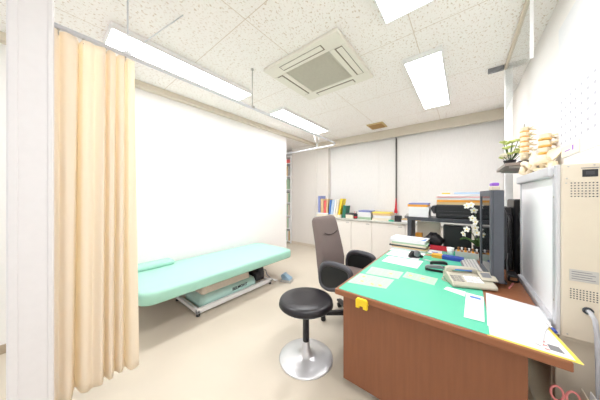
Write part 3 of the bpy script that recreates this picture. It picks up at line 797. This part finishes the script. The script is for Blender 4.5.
# orchid ---------------------------------------------------------------------------
t = thing('orchid','white orchid in a dark pot between the shelf and monitor','flower',(.125,2.91,DZ+.0024))
B().lathe([(.035,0),(.048,.11),(.05,.115),(.044,.115),(.04,.095),(0,.095)],20).ob('pot','black',t)
base = Vector((0,0,.09))
fl = [(-.100,-.16,.545),(-.065,-.17,.555),(-.045,-.16,.50),(-.055,-.17,.42),(-.03,-.15,.38),(-.10,-.15,.30),(-.035,-.15,.32),(-.125,-.14,.25),(-.02,-.14,.27)]
for stemtop, via in (((-.06,-.15,.55),(.0,-.03,.4)),((-.09,-.14,.30),(-.02,-.05,.22))):
    P = []
    for k in range(13):
        u = k/12; P.append(base*(1-u)**2+Vector(via)*2*u*(1-u)+Vector(stemtop)*u*u)
    B().tube(P,.004,6).ob('stem','leaf',t)
def petal_set(c,sz,tilt):
    b = B(); mx0 = Matrix.Translation(c)@Matrix.Rotation(tilt[0],4,'Z')@Matrix.Rotation(PI/2+tilt[1],4,'X')
    for k in range(5):
        a = k*2*PI/5
        m2 = mx0@Matrix.Rotation(a,4,'Z')
        t_ = bmesh.new(); bmesh.ops.create_uvsphere(t_,u_segments=10,v_segments=6,radius=1)
        for q in t_.verts: q.co = Vector((q.co.x*sz*.38, sz*.55+q.co.y*sz*.5, q.co.z*sz*.09+.22*sz*(q.co.y*.5+.5)**2))
        b._merge(t_,m2,True)
    return b, mx0
for i,c in enumerate(fl):
    b, mx0 = petal_set(c,.032,(random.uniform(-.9,.3),random.uniform(-.3,.3)))
    fo = b.ob('blossom','petal',t)
    B().ball((0,0,.006),.007,mx=mx0,u=8,v=6).ob('flower_center','yellowf',fo)
for k in range(5):
    a = k*1.3+.4; P = []
    def lf(u,v,a=a):
        x = u*.16; wv = .026*math.sin(PI*min(1,u*.95+.03))*(v*2-1)
        return Vector((math.cos(a)*x-math.sin(a)*wv, math.sin(a)*x*.6+math.cos(a)*wv, .10+.09*math.sin(u*2.2)-.02*(1-abs(v*2-1))))
    B().grid(lf,10,4).ob('leaf','leaf',t,solid=.002)

# monitor ---------------------------------------------------------------------------
t = thing('monitor','tall dark grey monitor seen edge-on beside the telephone','monitor',(.150,2.0,.7015),math.radians(6))
# local: x thickness, y width away from camera
B().box(.012,.072,0,.39,.03,.69,.006).ob('back_case','mon',t)
bz = B(); bz.box(0,.0115,0,.038,.03,.69,.003).box(0,.0115,.352,.39,.03,.69,.003).box(0,.0115,.038,.352,.03,.07,.003).box(0,.0115,.038,.352,.645,.69,.003); bz.ob('bezel','mon',t)
B().box(.006,.0115,.038,.352,.07,.645).ob('screen','screen',t)
B().prism([(.072,.15),(.10,.22),(.10,.52),(.072,.60)],.06,.33,'y',.01).ob('rear_bulge','dark',t)
B().box(.0,.11,.10,.31,0,.018,.006).box(.03,.07,.15,.24,.018,.032,.003).ob('stand','charc',t)

t = thing('ornament','small cream and purple ornament standing on top of the monitor','ornament',(.175,2.10,1.3925),math.radians(6))
B().box(-.02,.025,-.05,.05,0,.03,.006).ob('base','cream',t); B().box(-.018,.022,-.045,.045,.031,.055,.008).ob('top','purple',t)
# black tower and cables behind the monitor ------------------------------------------
t = thing('computer_tower','black computer unit behind the monitor against the film viewer','computer',(.285,2.66,DZ+.0005))
B().box(-.04,.045,-.12,.18,0,.55,.012).ob('case','black',t)
v_ = B()
for k in range(14): v_.box(-.03,.035,-.1225,-.119,.1+k*.03,.112+k*.03)
v_.ob('vent','dark',t)
B().tube([(0,-.12,.12),(.01,-.18,.16),(0,-.22,.08),(.0,-.26,.01),(.02,-.30,.009)],.008).ob('cable','black',t)
B().tube([(.02,-.12,.48),(.02,-.17,.45),(.01,-.18,.3),(.02,-.16,.12),(.0,-.2,.01)],.007).ob('cable','black',t)
t = thing('equipment_case','black equipment case standing on the floor past the far end of the film viewer','case',(.43,2.72,0))
B().box(-.085,.085,-.13,.24,.04,1.32,.012).ob('case','black',t)
for x_ in (-.06,.06):
    for y_ in (-.10,.20): B().lathe([(.016,0),(.016,.04)],10,(x_,y_,0)).ob('foot','dark',t)
B().tube([(-.05,-.131,1.2),(-.03,-.16,1.05),(-.06,-.15,.95),(-.02,-.165,.84),(-.05,-.14,.74)],.012).ob('cable','dark',t)
t = thing('cable_box','low black adapter box on the wood behind the telephone','adapter',(.292,2.28,DZ+.0005)); B().box(-.028,.03,-.07,.07,0,.05,.008).ob('case','black',t); B().box(-.018,.02,-.0715,-.069,.015,.035).ob('socket_plate','brown',t)

# ------------------------------------------------------------------ film viewer
VX0, VX1, VY0, VY1, VZ0, VZ1 = .36,.519,1.585,2.43,.665,1.505
t = thing('film_viewer','large X-ray film viewer with white screen and beige side casing','film viewer',(.44,2.05,VZ0))
B().box(VX0+.012,VX1,VY0,VY1,VZ0,VZ1,.006).ob('casing','beige',t,True)
sc = B().box(VX0+.004,VX0+.0125,VY0+.055,VY1-.025,VZ0+.055,VZ1-.06,.001).ob('screen','viewscreen',t,True)
fr = B().box(VX0-.004,VX0+.012,VY0+.002,VY0+.055,VZ0,VZ1,.004).box(VX0-.002,VX0+.012,VY1-.025,VY1,VZ0,VZ1,.003).box(VX0-.02,VX0+.012,VY0+.055,VY1-.025,VZ0,VZ0+.055,.006)
fr.ob('screen_frame','alu',t,True)
B().box(VX0-.024,VX0+.012,VY0+.03,VY1,VZ1-.06,VZ1-.002,.010).ob('film_clip_rail','alu',t,True)
b = B()
for z in (VZ1-.16,VZ0+.16,VZ1-.05): b.ball((VX0-.004,VY0+.03,z),.006,(.4,1,1))
b.ob('frame_screws','rod',t,True)
FY = VY0-.001
def hole_grid(name,x0,x1,z0,z1,nx,nz,m='inkd'):
    b = B()
    for i in range(nx):
        for k in range(nz):
            x = x0+(x1-x0)*i/(nx-1); z = z0+(z1-z0)*k/(nz-1)
            b.lathe([(.0028,0),(.0028,.0012)],8,mx=Matrix.Translation((x,VY0+.0004,z))@Matrix.Rotation(PI/2,4,'X'))
    b.ob(name,m,t,True)
hole_grid('upper_vent_holes',.404,.478,1.348,1.412,8,6)
hole_grid('lower_vent_holes',.402,.478,.862,.905,9,5)
dpl = B().box(.436,.480,VY0-.003,VY0+.002,1.440,1.474,.001).ob('digital_display','dark',t,True)
B().box(.446,.470,VY0-.0045,VY0-.003,1.450,1.465,.0003).ob('display_glass','charc',dpl,True)
b = B()
for x,z in ((.395,1.492),(.470,1.494),(.39,1.435),(.388,1.412),(.392,.683),(.475,.680)): b.lathe([(.004,0),(.003,.002)],10,mx=Matrix.Translation((x,VY0+.0004,z))@Matrix.Rotation(PI/2,4,'X'))
b.ob('case_screws','rod',t,True)
lp = B().box(.398,.482,VY0-.0015,VY0+.002,.945,1.0,.0004).ob('rating_plate','lgrey',t,True)
b = B()
for k in range(4): b.box(.404,.474-.01*(k%2),VY0-.0021,VY0-.0014,.955+k*.011,.958+k*.011)
b.box(.432,.484,VY0-.001,VY0+.001,1.4795,1.483)
b.ob('plate_print','grey',lp,True)
B().lathe([(.017,0),(.017,.004),(.010,.006),(.010,0)],18,mx=Matrix.Translation((.452,VY0,.815))@Matrix.Rotation(PI/2,4,'X')).ob('cable_grommet','inkd',t,True)
B().tube([(.452,VY0+.01,.815),(.453,VY0-.022,.815),(.460,VY0-.038,.795),(.466,VY0-.040,.72),(.470,VY0-.040,.45),(.472,VY0-.038,.2),(.468,VY0-.03,.05),(.462,VY0+.02,.012)],.0085,10).ob('power_cable','cable',t,True)
pen('blue and white pen lying at the near foot of the film viewer screen',(.325,1.60),(.338,1.50),'paper','navy',DZ+.0075)

# ------------------------------------------------------------------ wall shelf, models, plant
t = thing('wall_shelf','brown grey wall shelf above the far end of the film viewer','shelf',(.4,2.75,1.60))
B().box(.27,.519,2.42,3.0,1.60,1.625,.003).ob('board','shelfb',t,True)
B().box(.50,.519,2.44,2.98,1.52,1.60,.002).ob('rear_rail','shelfb',t,True)
for y in (2.45,2.94): B().prism([(.50,1.45),(.519,1.45),(.519,1.60),(.30,1.60),(.30,1.585),(.49,1.57)],y,y+.02,'y').ob('bracket','lgrey',t,True)
t = thing('flower_pot','pale yellow green potted flowers on the wall shelf','plant',(.345,2.80,1.626))
B().lathe([(.03,0),(.045,.06),(.048,.065),(.04,.065),(.036,.05),(0,.05)],18).ob('pot','dark',t)
for k in range(26):
    a = random.uniform(0,2*PI); rr = random.uniform(.02,.11); z = random.uniform(.09,.27)
    x, y = rr*math.cos(a), rr*math.sin(a)
    b = B().ball((x,y,z),.022,(1,1,.55),u=8,v=6)
    for q in range(5): b.ball((x+.02*math.cos(q*1.26),y+.02*math.sin(q*1.26),z+.004),.011,(1,1,.6),u=8,v=5)
    b.ob('blossom' if k%3 else 'leaf',('petal','lime','paper2')[k%3] if k%3 else 'lime',t)
    B().tube([(0,0,.05),(x*.5,y*.5,z*.6),(x,y,z)],.0025,5).ob('stem','leaf',t)
t = thing('spine_model','lumbar spine model with orange discs on a dark stand on the wall shelf','anatomical model',(.40,2.54,1.626))
B().box(-.04,.04,-.05,.05,0,.018,.004).ob('base','dark',t)
B().tube([(0,0,.018),(0,0,.33)],.005,8).ob('rod','rod',t)
def vertebra(z,c=(0,0),s=1.):
    b = B().lathe([(0,-.014*s),(.028*s,-.014*s),(.024*s,-.004*s),(.024*s,.004*s),(.028*s,.014*s),(0,.014*s)],20,(c[0],c[1],z))
    for q in (-1,1): b.tube([(c[0]+.02*s,c[1]+q*.008*s,z),(c[0]+.04*s,c[1]+q*.05*s,z+.004)],[.008*s,.004*s],8)
    b.tube([(c[0]+.02*s,c[1],z),(c[0]+.065*s,c[1],z-.012*s)],[.010*s,.006*s],8)
    return b
for k in range(6):
    z = .075+k*.042
    vertebra(z,(0,0),1.05).ob('vertebra','bone',t)
    if k < 5: B().lathe([(0,.013),(.027,.013),(.029,.019),(.027,.026),(0,.026)],18,(0,0,z)).ob('disc','disc',t)
B().lathe([(0,.02),(.02,.025),(.03,.05),(.026,.062),(0,.062)],16).ob('sacrum','bone',t)
t = thing('pelvis_model','bone coloured pelvis model with short spine on top of the film viewer','anatomical model',(.435,2.27,VZ1+.005),.5); t.scale = (1.2,1.2,1.2)
b = B()
for s_ in (-1,1):
    def wing(u,v,s_=s_):
        a = -.5+u*2.2; r_ = .05+.065*v*(1+.12*math.sin(3*a))
        return Vector((.02+.045*math.sin(a*1.3)*v-.01, s_*(.02+.075*v*math.sin(.5+u*1.7)+.02*u), .085+r_*math.sin(a+.2)*.9-.02*v))
    b.grid(wing,18,8)
    b.tube([(-.01,s_*.085,.055),(-.02,s_*.095,.02),(0,s_*.07,.008),(-.03,s_*.03,.02),(-.04,s_*.005,.035),(-.045,s_*.03,.06),(-.02,s_*.08,.075)],[.02,.017,.014,.011,.012,.011,.016],10)
b.ob('hip_bones','bone',t,solid=.006)
B().lathe([(0,.0),(.012,.01),(.026,.06),(.036,.115),(0,.118)],16,(.025,0,.0)).ob('sacrum','bone',t)
for k in range(3):
    z = .145+k*.042; vertebra(z,(.025,0),.95).ob('vertebra','bone',t); B().lathe([(0,-.027),(.026,-.025),(.028,-.019),(.026,-.013),(0,-.013)],18,(.025,0,z)).ob('disc','disc',t)
# items beyond, by the corner

# ------------------------------------------------------------------ glass smoke barrier with corner post, ceiling bar
t = thing('smoke_barrier','clear glass smoke barrier hanging from the ceiling along the right wall','glass barrier',(.35,2.5,2.26))
B().box(.335,.36,2.0,3.07,2.69,CZ,.003).ob('top_rail_or_shade','base_l',t,True)
B().box(.344,.351,2.003,3.068,2.26,2.69).ob('pane','pane',t,True)
B().box(.339,.356,1.992,2.002,2.25,2.69,.001).ob('end_strip','white',t,True)
struct(B().box(.375,.52,-.6,1.985,CZ-.02,CZ,.002).ob('trim_5','wall_r'), 'plain white border board of the ceiling along the right wall')
struct(B().box(.342,.402,3.07,3.13,0,CZ,.004).box(.336,.341,3.075,3.125,.0,.05,.001).ob('trim_4','white'),'white corner post at the far end of the glass barrier')
tag(B().box(.205,.33,3.0,3.04,CZ-.045,CZ-.0005,.003).ob('ceiling_bracket','grey'),'short grey bar on the ceiling at the far end of the glass barrier','bracket')

# ------------------------------------------------------------------ wall calendar on the right wall
t = thing('wall_calendar','large white sheet calendar on the right wall above the film viewer','calendar',(.5185,1.96,1.60))
B().box(.5165,.5195,1.66,2.245,1.60,2.50).ob('sheet','paper',t,True)
b = B()
for r_ in range(6):
    for c_ in range(7):
        y = 2.19-c_*.076; z = 1.98-r_*.055
        b.box(.5158,.5166,y-.010,y+.010,z-.008,z+.008)
b.ob('date_print','ink',t,True)
nt = B().box(.5135,.516,1.90,2.18,1.605,1.675).ob('bottom_strip','paper2',t,True)
B().box(.5128,.5136,1.985,2.005,1.63,1.66).box(.5128,.5136,2.04,2.12,1.635,1.642).ob('strip_print','purple',nt,True)

t = thing('viewer_stand','beige stand cabinet on the floor directly beneath the film viewer','cabinet',(.44,2.05,0))
B().box(.362,.519,1.62,2.425,0,.645,.004).ob('body','beige',t,True)
B().box(.358,.362,1.66,2.40,.06,.62,.002).ob('door','cream',t,True)
B().box(  .37,.515,1.60,2.43,.645,.664,.002).ob('top_board','beige',t,True)
# ------------------------------------------------------------------ file bin below the desk corner with pink scissors
t = thing('file_bin','grey bin on the floor under the near right desk corner','bin',(.40,1.46,0))
B().box(.325,.50,1.40,1.525,0,.01,.002).ob('bottom','lgrey',t,True)
for bx_ in ((.325,.50,1.40,1.405),(.325,.50,1.52,1.525),(.325,.33,1.405,1.52),(.495,.50,1.405,1.52)): B().box(*bx_,.01,.36,.002).ob('side','lgrey',t,True)
for k in range(4):
    o = tag(B().box(-.0015,.0015,-.05,.05,0,.475,.0005,1).ob('file_sheet','paper' if k%2 else 'paper2'),'white sheet standing in the grey bin beside the pink scissors','paper','papers in the bin')
    o.location = (.395+.022*k,1.462,.0112); o.rotation_euler = (0,.04+.01*k,.03*k)
t = thing('scissors','pink-handled scissors standing in the grey bin under the desk corner','scissors',(.352,1.45,.295))
for s_ in (-1,1):
    P = [(s_*.023+.019*math.cos(a),0,.165+.032*math.sin(a)) for a in [2*PI*k/20 for k in range(20)]]
    h_ = B().tube(P,.0045,8,True); h_.tube([(s_*.014,0,.137),(-s_*.002,0,.09)],.0045,8); h_.ob('handle','pink',t)
    B().prism([(-.008,.085),(.008,.085),(.002,-.03),(-.002,-.03)],s_*.002-.0015,s_*.002+.0015,'y').ob('blade','chrome',t)

# ------------------------------------------------------------------ light, world, camera
wd = bpy.data.worlds.new('room_ambient'); S.world = wd; wd.use_nodes = True
bg = wd.node_tree.nodes['Background']; bg.inputs[0].default_value = (.985,.99,1.0,1); bg.inputs[1].default_value = .6
cam = bpy.data.cameras.new('camera'); co = bpy.data.objects.new('camera',cam); COL.objects.link(co)
co.location = (0,0,1.35); co.rotation_euler = (PI/2,0,math.radians(38.5))
cam.sensor_width = 36; cam.lens = 206/600*36; cam.shift_y = -4/600; cam.clip_start = .02
S.camera = co
S.view_settings.view_transform = 'Standard'; S.view_settings.look = 'None'; S.view_settings.gamma = 1; S.view_settings.use_curve_mapping = False
S.view_settings.exposure = 0.8
